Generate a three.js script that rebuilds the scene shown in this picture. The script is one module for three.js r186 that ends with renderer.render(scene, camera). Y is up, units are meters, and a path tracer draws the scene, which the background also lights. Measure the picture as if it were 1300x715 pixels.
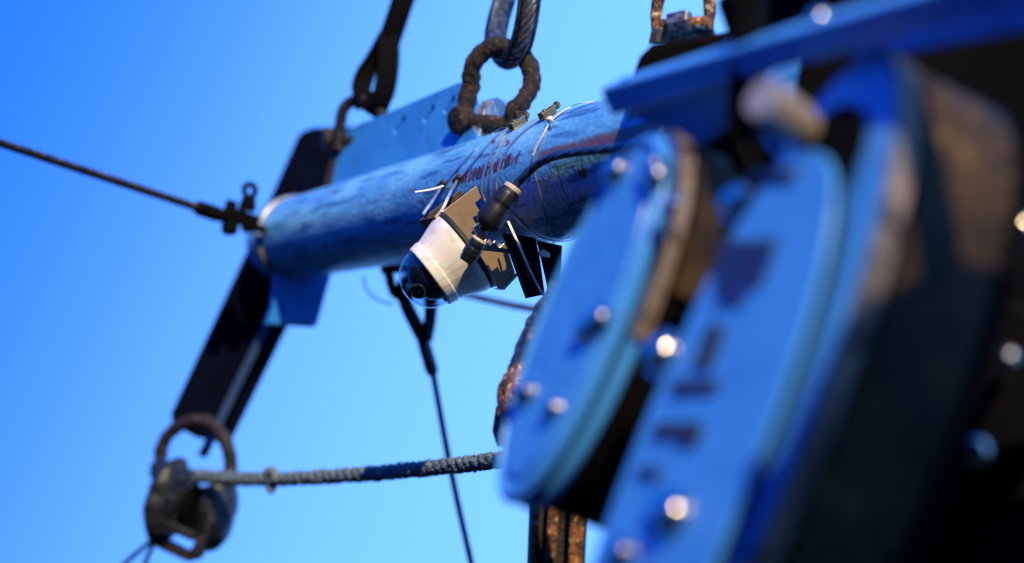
import * as THREE from 'three';
import { ImprovedNoise } from 'three/addons/math/ImprovedNoise.js';
import { mergeGeometries, toCreasedNormals, mergeVertices } from 'three/addons/utils/BufferGeometryUtils.js';
import { RoundedBoxGeometry } from 'three/addons/geometries/RoundedBoxGeometry.js';

// ---------------------------------------------------------------- camera, sky, sun, exposure
const W = 1300, H = 715, F = 2400;                      // pixel frame of the photograph and the focal length in those pixels
const scene = new THREE.Scene();
const camera = new THREE.PerspectiveCamera(2 * Math.atan(H / 2 / F) * 180 / Math.PI, W / H, 0.05, 400);
camera.position.set(0, 1.7, 0);
camera.rotation.order = 'YXZ';
camera.rotation.set(THREE.MathUtils.degToRad(30), 0, THREE.MathUtils.degToRad(20));
camera.focus = 3.5;
const APERTURE = 0.066;                                 // metres across
camera.userData.fStop = camera.getFocalLength() / 1000 / APERTURE;
camera.updateMatrixWorld(true);
scene.add(camera);

const cs = (x, y, z) => new THREE.Vector3(x, y, z).applyMatrix4(camera.matrixWorld);         // a point measured from the eye
const D = (x, y, z) => new THREE.Vector3(x, y, z).transformDirection(camera.matrixWorld);     // a direction in the eye's axes
const V = (px, py, d) => cs((px - W / 2) / F * d, (H / 2 - py) / F * d, -d);
const EYE = camera.position.clone();

const SUN = D(0.2, 0.73, 0.65);
const sunLight = new THREE.DirectionalLight(new THREE.Color().setRGB(1, 0.78, 0.43), 5);
sunLight.position.copy(V(650, 350, 3.4)).addScaledVector(SUN, 12);
sunLight.target.position.copy(V(650, 350, 3.4));
sunLight.castShadow = true;
sunLight.shadow.mapSize.set(2048, 2048);
Object.assign(sunLight.shadow.camera, { left: -2.5, right: 2.5, top: 2.5, bottom: -2.5, near: 1, far: 30 });
scene.add(sunLight, sunLight.target);

{ // a clear deep-blue sky, paler on the side of the sun and towards the horizon
  const w = 1024, h = 512, data = new Float32Array(w * h * 4);
  const deep = [0.006, 0.155, 1.0], pale = [0.225, 0.63, 1.55];
  const right = D(1, 0, 0), azR = Math.atan2(D(0.0, 0, -1).z, D(0.0, 0, -1).x);
  for (let j = 0; j < h; j++) for (let i = 0; i < w; i++) {
    const up = ((j + 0.5) / h - 0.5) * Math.PI, az = ((i + 0.5) / w - 0.5) * 2 * Math.PI;
    let da = az - azR; da = Math.atan2(Math.sin(da), Math.cos(da));
    const x = Math.cos(up) * Math.cos(az), y = Math.sin(up), z = Math.cos(up) * Math.sin(az);
    const k = 0.5 + 0.5 * Math.tanh((Math.sin(da) + 0.16) / 0.15);
    const o = (j * w + i) * 4;
    for (let c = 0; c < 3; c++) data[o + c] = y < 0 ? [0.003, 0.008, 0.02][c] : deep[c] + (pale[c] - deep[c]) * k;
    data[o + 3] = 1;
  }
  const sky = new THREE.DataTexture(data, w, h, THREE.RGBAFormat, THREE.FloatType);
  sky.mapping = THREE.EquirectangularReflectionMapping; sky.magFilter = THREE.LinearFilter; sky.needsUpdate = true;
  scene.background = sky; scene.environment = sky;
}
const renderer = new THREE.WebGLRenderer({ antialias: true });
renderer.toneMapping = THREE.LinearToneMapping;
renderer.toneMappingExposure = 1.18;
renderer.shadowMap.enabled = true;
renderer.setSize(1024, 563);

// ---------------------------------------------------------------- helpers
let seed = 7;
const rnd = () => { seed = (seed + 0x6d2b79f5) | 0; let t = Math.imul(seed ^ (seed >>> 15), 1 | seed); t = (t + Math.imul(t ^ (t >>> 7), 61 | t)) ^ t; return ((t ^ (t >>> 14)) >>> 0) / 4294967296; };
const N3 = new ImprovedNoise();
const fbm = (x, y, z, o = 4) => { let s = 0, a = 0.5; for (let i = 0; i < o; i++) { s += a * N3.noise(x, y, z + i * 7.3); x *= 2.03; y *= 2.03; z *= 2.03; a *= 0.5; } return s; };
const clamp = (x, a = 0, b = 1) => Math.min(b, Math.max(a, x));
const sm = (a, b, x) => { const t = clamp((x - a) / (b - a)); return t * t * (3 - 2 * t); };
const mix3 = (a, b, t) => [0, 1, 2].map((i) => a[i] + (b[i] - a[i]) * t);

function tex(fn, n = 256, srgb = true, repeat = 1) {
  const d = new Uint8Array(n * n * 4);
  for (let j = 0; j < n; j++) for (let i = 0; i < n; i++) {
    const c = fn(i / n, j / n), o = (j * n + i) * 4;
    for (let k = 0; k < 3; k++) d[o + k] = Math.round(clamp(Array.isArray(c) ? c[k] : c) * 255);
    d[o + 3] = 255;
  }
  const t = new THREE.DataTexture(d, n, n); t.wrapS = t.wrapT = THREE.MirroredRepeatWrapping; t.magFilter = THREE.LinearFilter;
  if (srgb) t.colorSpace = THREE.SRGBColorSpace;
  t.repeat.set(repeat, repeat); t.needsUpdate = true;
  return t;
}
const S = (r, g, b) => [r / 255, g / 255, b / 255];
const mat = (o) => {
  const { rgb, ...rest } = o, m = new THREE.MeshPhysicalMaterial(rest);
  if (rgb) m.color.setRGB(...rgb);
  return m;
};
const bumpFine = tex((u, v) => 0.5 + 0.7 * fbm(u * 14, v * 14, 3, 5), 256, false, 6);
const bumpRust = tex((u, v) => 0.5 + 0.8 * fbm(u * 18, v * 18, 9, 5), 256, false, 9);
// weathered light-blue-grey paint with rubbed, chipped and rust-spotted places
const paintMap = (base, alt, chip, amount, z) => tex((u, v) => {
  let c = mix3(base, alt, sm(-0.25, 0.3, fbm(u * 5, v * 5, z, 5)));
  const k = sm(amount, amount + 0.05, fbm(u * 11, v * 11, z + 20, 5));
  c = mix3(c, chip, k);
  return mix3(c, chip, 0.25 * sm(0.12, 0.3, fbm(u * 40, v * 8, z + 40, 3)));
}, 512, true, 2.5);
const M = {
  block: mat({ map: paintMap(S(72, 156, 240), S(66, 150, 236), S(34, 60, 110), 0.4, 1), roughness: 0.38, bumpMap: bumpFine, bumpScale: 0.0006 }),
  plate: mat({ map: paintMap(S(52, 140, 224), S(44, 128, 214), S(70, 66, 84), 0.36, 2), roughness: 0.5, bumpMap: bumpFine, bumpScale: 0.0006 }),
  navy: mat({ map: paintMap(S(4, 9, 30), S(3, 6, 22), S(18, 18, 28), 0.4, 3), roughness: 0.9, specularIntensity: 0.08, bumpMap: bumpFine, bumpScale: 0.0008 }),
  gusset: mat({ map: paintMap(S(30, 136, 232), S(24, 120, 216), S(36, 46, 70), 0.36, 4), roughness: 0.5, bumpMap: bumpFine, bumpScale: 0.0006 }),
  black: mat({ map: paintMap(S(11, 11, 14), S(7, 7, 10), S(22, 19, 18), 0.4, 5), roughness: 0.85, specularIntensity: 0.12, bumpMap: bumpFine, bumpScale: 0.0008 }),
  drum: mat({ map: paintMap(S(10, 9, 10), S(6, 6, 8), S(14, 12, 11), 0.3, 6), roughness: 0.85, specularIntensity: 0.1, bumpMap: bumpRust, bumpScale: 0.0015 }),
  rubber: mat({ rgb: [0.014, 0.015, 0.018], roughness: 0.6, bumpMap: bumpFine, bumpScale: 0.0004 }),
  plug: mat({ rgb: [0.006, 0.008, 0.014], roughness: 0.42, bumpMap: bumpFine, bumpScale: 0.0001 }),
  rust: mat({ map: tex((u, v) => mix3(mix3(S(24, 20, 23), S(46, 34, 32), sm(-0.2, 0.25, fbm(u * 9, v * 9, 5, 5))), S(112, 84, 72), sm(0.2, 0.34, fbm(u * 15, v * 15, 11, 5))), 512, true, 7), roughness: 0.85, bumpMap: bumpRust, bumpScale: 0.003 }),
  darkrust: mat({ map: tex((u, v) => mix3(mix3(S(22, 20, 26), S(40, 33, 35), sm(-0.2, 0.25, fbm(u * 9, v * 9, 15, 5))), S(92, 66, 56), sm(0.22, 0.36, fbm(u * 15, v * 15, 21, 5))), 512, true, 7), roughness: 0.7, bumpMap: bumpRust, bumpScale: 0.0025 }),
  orange: mat({ map: tex((u, v) => mix3(mix3(S(70, 48, 38), S(140, 88, 48), sm(-0.15, 0.22, fbm(u * 7, v * 7, 25, 5))), S(214, 186, 150), sm(0.1, 0.28, fbm(u * 11, v * 11, 31, 5))), 512, true, 6), roughness: 0.75, bumpMap: bumpRust, bumpScale: 0.004 }),
  wornsteel: mat({ map: tex((u, v) => mix3(S(70, 74, 84), S(150, 146, 140), sm(-0.2, 0.3, fbm(u * 10, v * 10, 35, 5))), 256, true, 8), roughness: 0.42, metalness: 0.75, bumpMap: bumpRust, bumpScale: 0.001 }),
  galv: mat({ map: tex((u, v) => mix3(S(120, 124, 134), S(176, 178, 184), sm(-0.25, 0.3, fbm(u * 12, v * 12, 45, 4))), 256, true, 8), roughness: 0.4, metalness: 0.65, bumpMap: bumpFine, bumpScale: 0.0005 }),
  bolt: mat({ rgb: [0.6, 0.57, 0.53], roughness: 0.16, metalness: 1 }),
  brass: mat({ rgb: [0.36, 0.23, 0.1], roughness: 0.26, metalness: 0.9, bumpMap: bumpFine, bumpScale: 0.0006 }),
  band: mat({ rgb: [0.62, 0.63, 0.66], roughness: 0.3, metalness: 0.85 }),
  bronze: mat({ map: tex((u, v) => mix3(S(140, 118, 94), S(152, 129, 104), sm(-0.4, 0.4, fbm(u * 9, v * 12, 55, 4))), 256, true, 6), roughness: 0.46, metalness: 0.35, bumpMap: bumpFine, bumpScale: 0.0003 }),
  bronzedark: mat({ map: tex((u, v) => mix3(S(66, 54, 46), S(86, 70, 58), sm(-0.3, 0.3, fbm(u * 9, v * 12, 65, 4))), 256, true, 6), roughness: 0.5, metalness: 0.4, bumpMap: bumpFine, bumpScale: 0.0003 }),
  white: mat({ map: tex((u, v) => mix3(S(232, 229, 224), S(214, 208, 200), sm(0.0, 0.35, fbm(u * 7, v * 7, 75, 5))), 256, true, 8), roughness: 0.38, clearcoat: 0.3, clearcoatRoughness: 0.25 }),
  dome: mat({ rgb: [0.72, 0.8, 0.88], roughness: 0.02, transmission: 1, thickness: 0, ior: 1.49 }),
  lens: mat({ rgb: [0.01, 0.012, 0.02], roughness: 0.08, clearcoat: 1 }),
  wire: mat({ map: tex((u, v) => mix3(S(14, 15, 22), S(32, 34, 42), sm(-0.2, 0.3, fbm(u * 12, v * 12, 85, 4))), 256, true, 10), roughness: 0.5, metalness: 0.3 }),
  wiregrey: mat({ map: tex((u, v) => mix3(S(74, 74, 80), S(128, 124, 122), sm(-0.2, 0.3, fbm(u * 12, v * 12, 95, 4))), 256, true, 10), roughness: 0.45, metalness: 0.55 }),
  thimble: mat({ map: tex((u, v) => mix3(S(36, 44, 62), S(76, 82, 94), sm(-0.2, 0.3, fbm(u * 9, v * 9, 105, 4))), 256, true, 8), roughness: 0.42, metalness: 0.6 }),
  hemp: mat({ map: tex((u, v) => mix3(S(70, 92, 112), S(120, 136, 142), sm(-0.25, 0.3, fbm(u * 16, v * 16, 115, 5))), 256, true, 10), roughness: 0.95 }),
  cable: mat({ rgb: [0.012, 0.04, 0.13], roughness: 0.36 }),
  nylon: mat({ rgb: [0.72, 0.68, 0.6], roughness: 0.5 }),
  ring: mat({ rgb: [0.5, 0.44, 0.36], roughness: 0.45 }),
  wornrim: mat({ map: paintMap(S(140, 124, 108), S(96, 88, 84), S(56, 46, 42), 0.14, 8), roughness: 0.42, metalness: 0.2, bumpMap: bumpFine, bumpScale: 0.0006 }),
  oldsteel: mat({ map: tex((u, v) => mix3(S(24, 28, 36), S(70, 72, 76), sm(-0.15, 0.35, fbm(u * 8, v * 8, 135, 5))), 256, true, 8), roughness: 0.4, metalness: 0.35, bumpMap: bumpRust, bumpScale: 0.001 }),
  brownband: mat({ map: paintMap(S(64, 50, 33), S(36, 29, 22), S(104, 80, 46), 0.24, 10), roughness: 0.55, specularIntensity: 0.25, bumpMap: bumpRust, bumpScale: 0.0015 }),
  litwebedge: mat({ rgb: [0.012, 0.04, 0.13], roughness: 0.55, bumpMap: bumpFine, bumpScale: 0.0006 }),
  pinsteel: mat({ rgb: [0.4, 0.36, 0.31], roughness: 0.3, metalness: 0.4, bumpMap: bumpFine, bumpScale: 0.0006 }),
  liner: mat({ rgb: [0.008, 0.016, 0.04], roughness: 0.3 }),
  mark: mat({ rgb: [0.02, 0.03, 0.06], roughness: 0.6 }),
};

// uv in metres, taken from the two axes a triangle faces least
function uvBox(g) {
  const n = g.index ? g.toNonIndexed() : g, p = n.attributes.position, uv = new Float32Array(p.count * 2);
  const a = new THREE.Vector3(), b = new THREE.Vector3(), c = new THREE.Vector3(), ax = new THREE.Vector3();
  for (let i = 0; i < p.count; i += 3) {
    a.fromBufferAttribute(p, i); b.fromBufferAttribute(p, i + 1); c.fromBufferAttribute(p, i + 2);
    ax.crossVectors(b.clone().sub(a), c.clone().sub(a));
    const X = Math.abs(ax.x), Y = Math.abs(ax.y), Z = Math.abs(ax.z);
    for (let k = 0; k < 3; k++) {
      const v = [a, b, c][k], q = X > Y && X > Z ? [v.z, v.y] : Y > Z ? [v.x, v.z] : [v.x, v.y];
      uv[(i + k) * 2] = q[0]; uv[(i + k) * 2 + 1] = q[1];
    }
  }
  n.setAttribute('uv', new THREE.BufferAttribute(uv, 2));
  return n;
}
const bare = (g) => { const n = g.index ? g.toNonIndexed() : g; for (const k of Object.keys(n.attributes)) if (!['position', 'normal'].includes(k)) n.deleteAttribute(k); return n; };
const join = (...gs) => mergeGeometries(gs.flat().map(bare));

const bases = new Map();
const used = {};
const numbered = (n) => { used[n] = (used[n] ?? -1) + 1; return used[n] ? n + '_' + String(used[n]).padStart(3, '0') : n; };
function tag(o, label, category, group, kind) { o.userData.label = label; o.userData.category = category; if (group) o.userData.group = group; if (kind) o.userData.kind = kind; return o; }
function thing(name, label, category, base, group) {
  const o = new THREE.Group(); o.name = numbered(name); o.position.copy(base); bases.set(o, base.clone());
  scene.add(o);
  return tag(o, label, category, group);
}
function part(name, geo, material, parent, keepUV) {          // geometry measured in the world, hung under its thing
  let r = parent; while (!bases.has(r)) r = r.parent;
  const g = keepUV ? geo : uvBox(geo), b = bases.get(r);
  g.translate(-b.x, -b.y, -b.z);
  const m = new THREE.Mesh(g, material); m.name = name; parent.add(m);
  return m;
}
function solo(name, label, category, base, geo, material, group) {
  const g = uvBox(geo); g.translate(-base.x, -base.y, -base.z);
  const m = new THREE.Mesh(g, material); m.name = numbered(name); m.position.copy(base); scene.add(m); bases.set(m, base.clone());
  return tag(m, label, category, group);
}

const hitPlane = (px, py, P0, N) => { const d = V(px, py, 1).sub(EYE); return EYE.clone().addScaledVector(d, P0.clone().sub(EYE).dot(N) / d.dot(N)); };
function frame(N, upRef) { const n = N.clone().normalize(), u = new THREE.Vector3().crossVectors(upRef, n).normalize(), v = new THREE.Vector3().crossVectors(n, u); return [u, v, n]; }
const UPV = D(0.342, 0.94, 0), WUP = new THREE.Vector3(0, 1, 0);
// a plate of real thickness: outline (3-D points near one plane), front face on the plane, body behind it
function slab(points, N, th, { bevel = 0.0015, holes = [] } = {}) {
  const P0 = points[0], [u, v, n] = frame(N, UPV);
  const to2 = (p) => { const q = p.clone().sub(P0); return new THREE.Vector2(q.dot(u), q.dot(v)); };
  let s = points.map(to2);
  const shape = new THREE.Shape(s);
  for (const h of holes) shape.holes.push(new THREE.Path(h.map(to2)));
  const g = new THREE.ExtrudeGeometry(shape, { depth: th - 2 * bevel, bevelEnabled: bevel > 0, bevelThickness: bevel, bevelSize: bevel, bevelOffset: -bevel, bevelSegments: 2, curveSegments: 6 });
  g.translate(0, 0, -th + bevel);
  g.applyMatrix4(new THREE.Matrix4().makeBasis(u, v, n).setPosition(P0));
  return g;
}
const slabPx = (px, P0, N, th, o = {}) => slab(px.map(([x, y]) => hitPlane(x, y, P0, N)), N, th, { ...o, holes: (o.holes ?? []).map((h) => h.map(([x, y]) => hitPlane(x, y, P0, N))) });
const circle = (r, k = 10) => Array.from({ length: k }, (_, i) => [r * Math.cos(i / k * 2 * Math.PI), r * Math.sin(i / k * 2 * Math.PI)]);
const rect = (t, w) => [[t / 2, -w / 2], [t / 2, w / 2], [-t / 2, w / 2], [-t / 2, -w / 2]];
function along(pts, n, closed = false) { return new THREE.CatmullRomCurve3(pts, closed, 'centripetal').getSpacedPoints(n); }
function frames(p, normal, closed) {
  const n = p.length, T = p.map((_, i) => p[closed ? (i + 1) % n : Math.min(n - 1, i + 1)].clone().sub(p[closed ? (i - 1 + n) % n : Math.max(0, i - 1)]).normalize());
  const out = []; let N = null;
  for (let i = 0; i < n; i++) {
    if (normal) N = normal(p[i], i).clone();
    else if (!N) N = Math.abs(T[0].dot(UPV)) < 0.9 ? UPV.clone() : D(1, 0, 0);
    N.addScaledVector(T[i], -N.dot(T[i])).normalize();
    out.push([N.clone(), new THREE.Vector3().crossVectors(T[i], N)]);
  }
  return out;
}
function sweep(pts, prof, { n = 24, closed = false, normal, scale, raw = false, flat = false, caps = true } = {}) {
  let p = raw ? pts : along(pts, n, closed); if (closed && !raw) p = p.slice(0, -1);
  const fr = frames(p, normal, closed), k = prof.length, pos = [], idx = [], m = p.length;
  for (let i = 0; i < m; i++) { const s = scale ? scale(i / (m - 1)) : 1; for (const [x, y] of prof) { const q = p[i].clone().addScaledVector(fr[i][0], x * s).addScaledVector(fr[i][1], y * s); pos.push(q.x, q.y, q.z); } }
  for (let i = 0; i < (closed ? m : m - 1); i++) for (let j = 0; j < k; j++) { const a = i * k + j, b = i * k + (j + 1) % k, c = ((i + 1) % m) * k + j, d = ((i + 1) % m) * k + (j + 1) % k; idx.push(a, b, c, b, d, c); }
  if (caps && !closed) for (const [at, flip] of [[0, 1], [m - 1, 0]]) {
    const c = pos.length / 3; pos.push(p[at].x, p[at].y, p[at].z);
    for (let j = 0; j < k; j++) { const a = at * k + j, b = at * k + (j + 1) % k; flip ? idx.push(c, b, a) : idx.push(c, a, b); }
  }
  let g = new THREE.BufferGeometry(); g.setAttribute('position', new THREE.Float32BufferAttribute(pos, 3)); g.setIndex(idx);
  if (flat) return toCreasedNormals(g, 0.6);
  return toCreasedNormals(g, 1.1);
}
const tube = (pts, r, o = {}) => sweep(pts, circle(r, o.k ?? 10), o);
// a laid rope: strands wound round the path
function rope(pts, R, { strands = 6, pitch = 9, k = 6, per = 9, core = true } = {}) {
  const L = new THREE.CatmullRomCurve3(pts, false, 'centripetal').getLength(), turns = L / (R * pitch), n = Math.max(12, Math.round(turns * per)), p = along(pts, n), fr = frames(p);
  const r = R * (strands <= 3 ? 0.52 : 0.36), off = R - r, gs = [];
  for (let s = 0; s < strands; s++) gs.push(sweep(p.map((q, i) => { const a = s / strands * 2 * Math.PI + i / n * turns * 2 * Math.PI; return q.clone().addScaledVector(fr[i][0], off * Math.cos(a)).addScaledVector(fr[i][1], off * Math.sin(a)); }), circle(r, k), { raw: true }));
  if (core) gs.push(sweep(p, circle(R * 0.62, 8), { raw: true }));
  return join(gs);
}
function roughen(g, amp, f, z = 0) {
  let n = g.clone(); for (const k of Object.keys(n.attributes)) if (k !== 'position') n.deleteAttribute(k);
  n = mergeVertices(n, 1e-5); n.computeVertexNormals();
  const p = n.attributes.position, q = n.attributes.normal;
  for (let i = 0; i < p.count; i++) { const x = p.getX(i), y = p.getY(i), w = p.getZ(i), h = amp * 2 * fbm(x * f, y * f, w * f + z, 3); p.setXYZ(i, x + q.getX(i) * h, y + q.getY(i) * h, w + q.getZ(i) * h); }
  n.computeVertexNormals();
  return n;
}
// turned shapes: profile of [radius, height] along a direction
function lathe(profile, at, dir, seg = 40, crease = 0.5) {
  let g = new THREE.LatheGeometry(profile.map(([r, h]) => new THREE.Vector2(Math.max(r, 1e-5), h)), seg);
  g.deleteAttribute('normal'); g.deleteAttribute('uv');
  g = toCreasedNormals(mergeVertices(g, 1e-6), crease);
  g.applyMatrix4(new THREE.Matrix4().compose(at, new THREE.Quaternion().setFromUnitVectors(WUP, dir.clone().normalize()), new THREE.Vector3(1, 1, 1)));
  return g;
}
function beam(p0, p1, w, h, N, bevel = 0.003) {     // a bar from p0 to p1, h across the face that looks along N, w deep
  const T = p1.clone().sub(p0), L = T.length(), n = N.clone().addScaledVector(T, -N.dot(T) / (L * L)).normalize(), t = T.normalize(), b = new THREE.Vector3().crossVectors(n, t);
  const g = new RoundedBoxGeometry(L, h, w, 2, bevel);
  g.applyMatrix4(new THREE.Matrix4().makeBasis(t, b, n).setPosition(p0.clone().add(p1).multiplyScalar(0.5)));
  return g;
}
const hexBolt = (at, dir, r, h) => join(lathe([[0, 0], [r * 0.98, 0], [r * 0.98, h * 0.2], [0, h * 0.2]], at, dir, 24), lathe([[0, h * 0.2], [r * 0.86, h * 0.2], [r * 0.86, h * 0.85], [r * 0.74, h], [0, h]], at, dir, 6, 0.2), lathe([[r * 0.45, h], [r * 0.45, h * 1.3], [r * 0.36, h * 1.42], [0, h * 1.42]], at, dir, 16));
const domeBolt = (at, dir, r) => lathe([[0, 0], [r * 1.25, 0], [r * 1.25, r * 0.18], [r, r * 0.2], ...Array.from({ length: 9 }, (_, i) => [r * Math.cos((i + 1) / 9 * Math.PI / 2), r * 0.2 + r * 0.75 * Math.sin((i + 1) / 9 * Math.PI / 2)])], at, dir, 28, 0.4);

// ---------------------------------------------------------------- the boom: a steel pipe that comes up towards the camera
const PA = V(358, 307, 4.6), PB = V(649, 240, 3.7), RA = 0.095, RB = 0.1135;
const AX = PB.clone().sub(PA), PL = AX.length(); AX.normalize();
const T0 = 0.0, T1 = 1.95;
const rad = (t) => RA + (RB - RA) * t;
const E1 = D(0, 0, 1).addScaledVector(AX, -D(0, 0, 1).dot(AX)).normalize();
const E2 = new THREE.Vector3().crossVectors(AX, E1); if (E2.dot(D(0, 1, 0)) < 0) E2.negate();
const nrm = (th) => E1.clone().multiplyScalar(Math.cos(th)).addScaledVector(E2, Math.sin(th));
const surf = (t, th, off = 0) => PA.clone().addScaledVector(AX, PL * t).addScaledVector(nrm(th), rad(t) + off);
function look(dir, d) { const q = EYE.clone().addScaledVector(dir, d).sub(PA), t = q.dot(AX) / PL, w = q.addScaledVector(AX, -t * PL); return { e: w.length() - rad(t), t, th: Math.atan2(w.dot(E2), w.dot(E1)) }; }
function pipeHit(px, py) {
  const dir = V(px, py, 1).sub(EYE); let best = null;
  for (let d = 2.4; d < 6; d += 0.004) {
    const v = look(dir, d);
    if (!best || v.e < best.e) best = v;
    if (v.e < 0) { let a = d - 0.004, b = d; for (let i = 0; i < 14; i++) { const m = (a + b) / 2; best = look(dir, m); best.e < 0 ? b = m : a = m; } break; }
  }
  return best;
}
const onPipe = (px, py, off = 0) => { const h = pipeHit(px, py); return surf(h.t, h.th, off); };
const pipeNormal = (p) => { const q = p.clone().sub(PA); return q.addScaledVector(AX, -q.dot(AX)).normalize(); };
{
  const boom = thing('steel_boom', 'long blue steel pipe boom running from the left end post to the blurred blocks', 'boom', PA);
  // paint, rubbed patches, rust streaks and the worn red-brown hand lettering, laid out along (x) and round (y) the pipe
  const w = 1600, h = 720, cv = document.createElement('canvas'); cv.width = w; cv.height = h;
  const ctx = cv.getContext('2d'), im = ctx.createImageData(w, h);
  for (let j = 0; j < h; j++) for (let i = 0; i < w; i++) {
    const x = i / 117, y = j / 106, a = fbm(x, y * 1.2, 2, 5), b = fbm(x * 0.7, y * 4, 9, 4), d = fbm(x * 9, y * 9, 30, 3);
    let c = mix3(S(86, 162, 230), S(122, 198, 248), sm(-0.25, 0.3, a));
    c = mix3(c, S(34, 88, 158), 0.75 * sm(0.08, 0.34, b));
    c = mix3(c, S(46, 64, 110), 0.55 * sm(0.16, 0.3, fbm(x * 1.4, y * 9, 50, 4)));
    c = mix3(c, S(104, 58, 54), sm(0.3, 0.36, fbm(x * 2.2, y * 2.2, 70, 5)));
    c = c.map((q) => q * (1 + 0.16 * d));
    const o = (j * w + i) * 4; for (let k = 0; k < 3; k++) im.data[o + k] = clamp(c[k]) * 255; im.data[o + 3] = 255;
  }
  ctx.putImageData(im, 0, 0);
  const cx = (hh) => [(hh.t - T0) / (T1 - T0) * w, (hh.th / (2 * Math.PI) + 0.5) * h];
  const at = (px, py) => cx(pipeHit(px, py));
  ctx.lineCap = 'round';
  // letters too worn to read: upright strokes, bowls and smears in red-brown between the straps
  for (let L = 0; L < 13; L++) {
    const f = L / 12, x0 = 588 + f * 66, y0 = 231 - f * 24, up = 13 + 5 * rnd();
    ctx.strokeStyle = `rgba(${62 + 30 * rnd()},${30 + 16 * rnd()},${40 + 12 * rnd()},${0.55 + 0.35 * rnd()})`;
    ctx.lineWidth = 3 + 3 * rnd();
    for (let s = 0; s < 4; s++) {
      const dx = (rnd() - 0.5) * 5, [ax, ay] = at(x0 + dx, y0 + 2 * rnd()), [bx, by] = at(x0 + dx + 3 + 2 * rnd(), y0 - up * (0.5 + 0.5 * rnd())), [mx, my] = at(x0 + dx + 6 * (rnd() - 0.3), y0 - up / 2);
      ctx.beginPath(); ctx.moveTo(ax, ay); ctx.quadraticCurveTo(mx, my, bx, by); ctx.stroke();
    }
  }
  // a rust streak along the upper flank
  for (let s = 0; s < 900; s++) {
    const f = rnd(), px = 686 + 150 * f, py = 199 - 40 * f + (rnd() + rnd() - 1) * 9, [x, y] = at(px, py);
    ctx.fillStyle = `rgba(${88 + 34 * rnd()},${66 + 22 * rnd()},${70 + 24 * rnd()},${0.04 + 0.10 * rnd()})`;
    ctx.beginPath(); ctx.ellipse(x, y, 5 + 16 * rnd(), 2 + 5 * rnd(), 0, 0, 7); ctx.fill();
  }
  // dark drip lines that run down the flank
  for (let s = 0; s < 12; s++) {
    const [x, y] = at(600 + 180 * rnd(), 190 + 60 * rnd());
    ctx.strokeStyle = `rgba(24,34,66,${0.25 + 0.35 * rnd()})`; ctx.lineWidth = 1.5 + 2.5 * rnd(); ctx.beginPath(); ctx.moveTo(x, y); ctx.lineTo(x + 10 * (rnd() - 0.5), y - 60 - 130 * rnd()); ctx.stroke();
  }
  const map = new THREE.CanvasTexture(cv); map.colorSpace = THREE.SRGBColorSpace; map.flipY = false; map.wrapS = THREE.ClampToEdgeWrapping; map.wrapT = THREE.RepeatWrapping; map.magFilter = THREE.LinearFilter;
  const bumpP = bumpFine.clone(); bumpP.repeat.set(14, 5); bumpP.needsUpdate = true;
  const paint = mat({ map, roughness: 0.32, bumpMap: bumpP, bumpScale: 0.0016 });
  const WIND = -Math.sign(new THREE.Vector3().crossVectors(AX, E2).dot(E1)) || 1;
  const nt = 120, na = 96, pos = [], nor = [], uv = [], idx = [];
  for (let i = 0; i <= nt; i++) for (let j = 0; j <= na; j++) {
    const t = T0 + (T1 - T0) * i / nt, th = (j / na - 0.5) * 2 * Math.PI, off = 0.0022 * fbm(t * 9, Math.cos(th) * 2, Math.sin(th) * 2, 3), p = surf(t, th, off), q = nrm(th);
    pos.push(p.x, p.y, p.z); nor.push(q.x, q.y, q.z); uv.push(i / nt, j / na);
    if (i < nt && j < na) { const a = i * (na + 1) + j, b = a + na + 1; WIND > 0 ? idx.push(a, a + 1, b, b, a + 1, b + 1) : idx.push(a, b, a + 1, b, b + 1, a + 1); }
  }
  const g = new THREE.BufferGeometry(); g.setAttribute('position', new THREE.Float32BufferAttribute(pos, 3)); g.setAttribute('normal', new THREE.Float32BufferAttribute(nor, 3)); g.setAttribute('uv', new THREE.Float32BufferAttribute(uv, 2)); g.setIndex(idx);
  part('pipe', g, paint, boom, true);
  // weld band and end cap on the far end
  const ringPts = (t, off) => Array.from({ length: 40 }, (_, j) => surf(t, j / 40 * 2 * Math.PI, off));
  part('weld_bead', roughen(sweep(ringPts(0.075, 0.001), circle(0.009, 8), { closed: true, raw: true }), 0.002, 60), M.galv, boom);
  part('end_cap', lathe([[0, -0.03], [RA * 0.6, -0.026], [RA * 0.9, -0.014], [RA * 0.985, 0.002], [RA * 0.985, 0.012]], surf(0, 0, -RA), AX, 40), M.gusset, boom);
  // the end post: flange plate behind, web standing towards the viewer
  const NP = D(0.42, 0.05, 0.9).normalize(), PP = V(300, 420, 4.66);
  part('flange', slabPx([[381, 172], [387, 166], [398, 162], [470, 160], [440, 250], [366, 414], [294, 560], [286, 563], [252, 556], [222, 540], [219, 526], [315, 320]], PP, NP, 0.02, { bevel: 0.003 }), M.navy, boom);
  const WN = D(-0.5, -0.1, 0.86).normalize();
  const webN = new THREE.Vector3().crossVectors(NP, hitPlane(268, 545, PP, NP).sub(hitPlane(368, 330, PP, NP)).normalize()).normalize();
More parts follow.
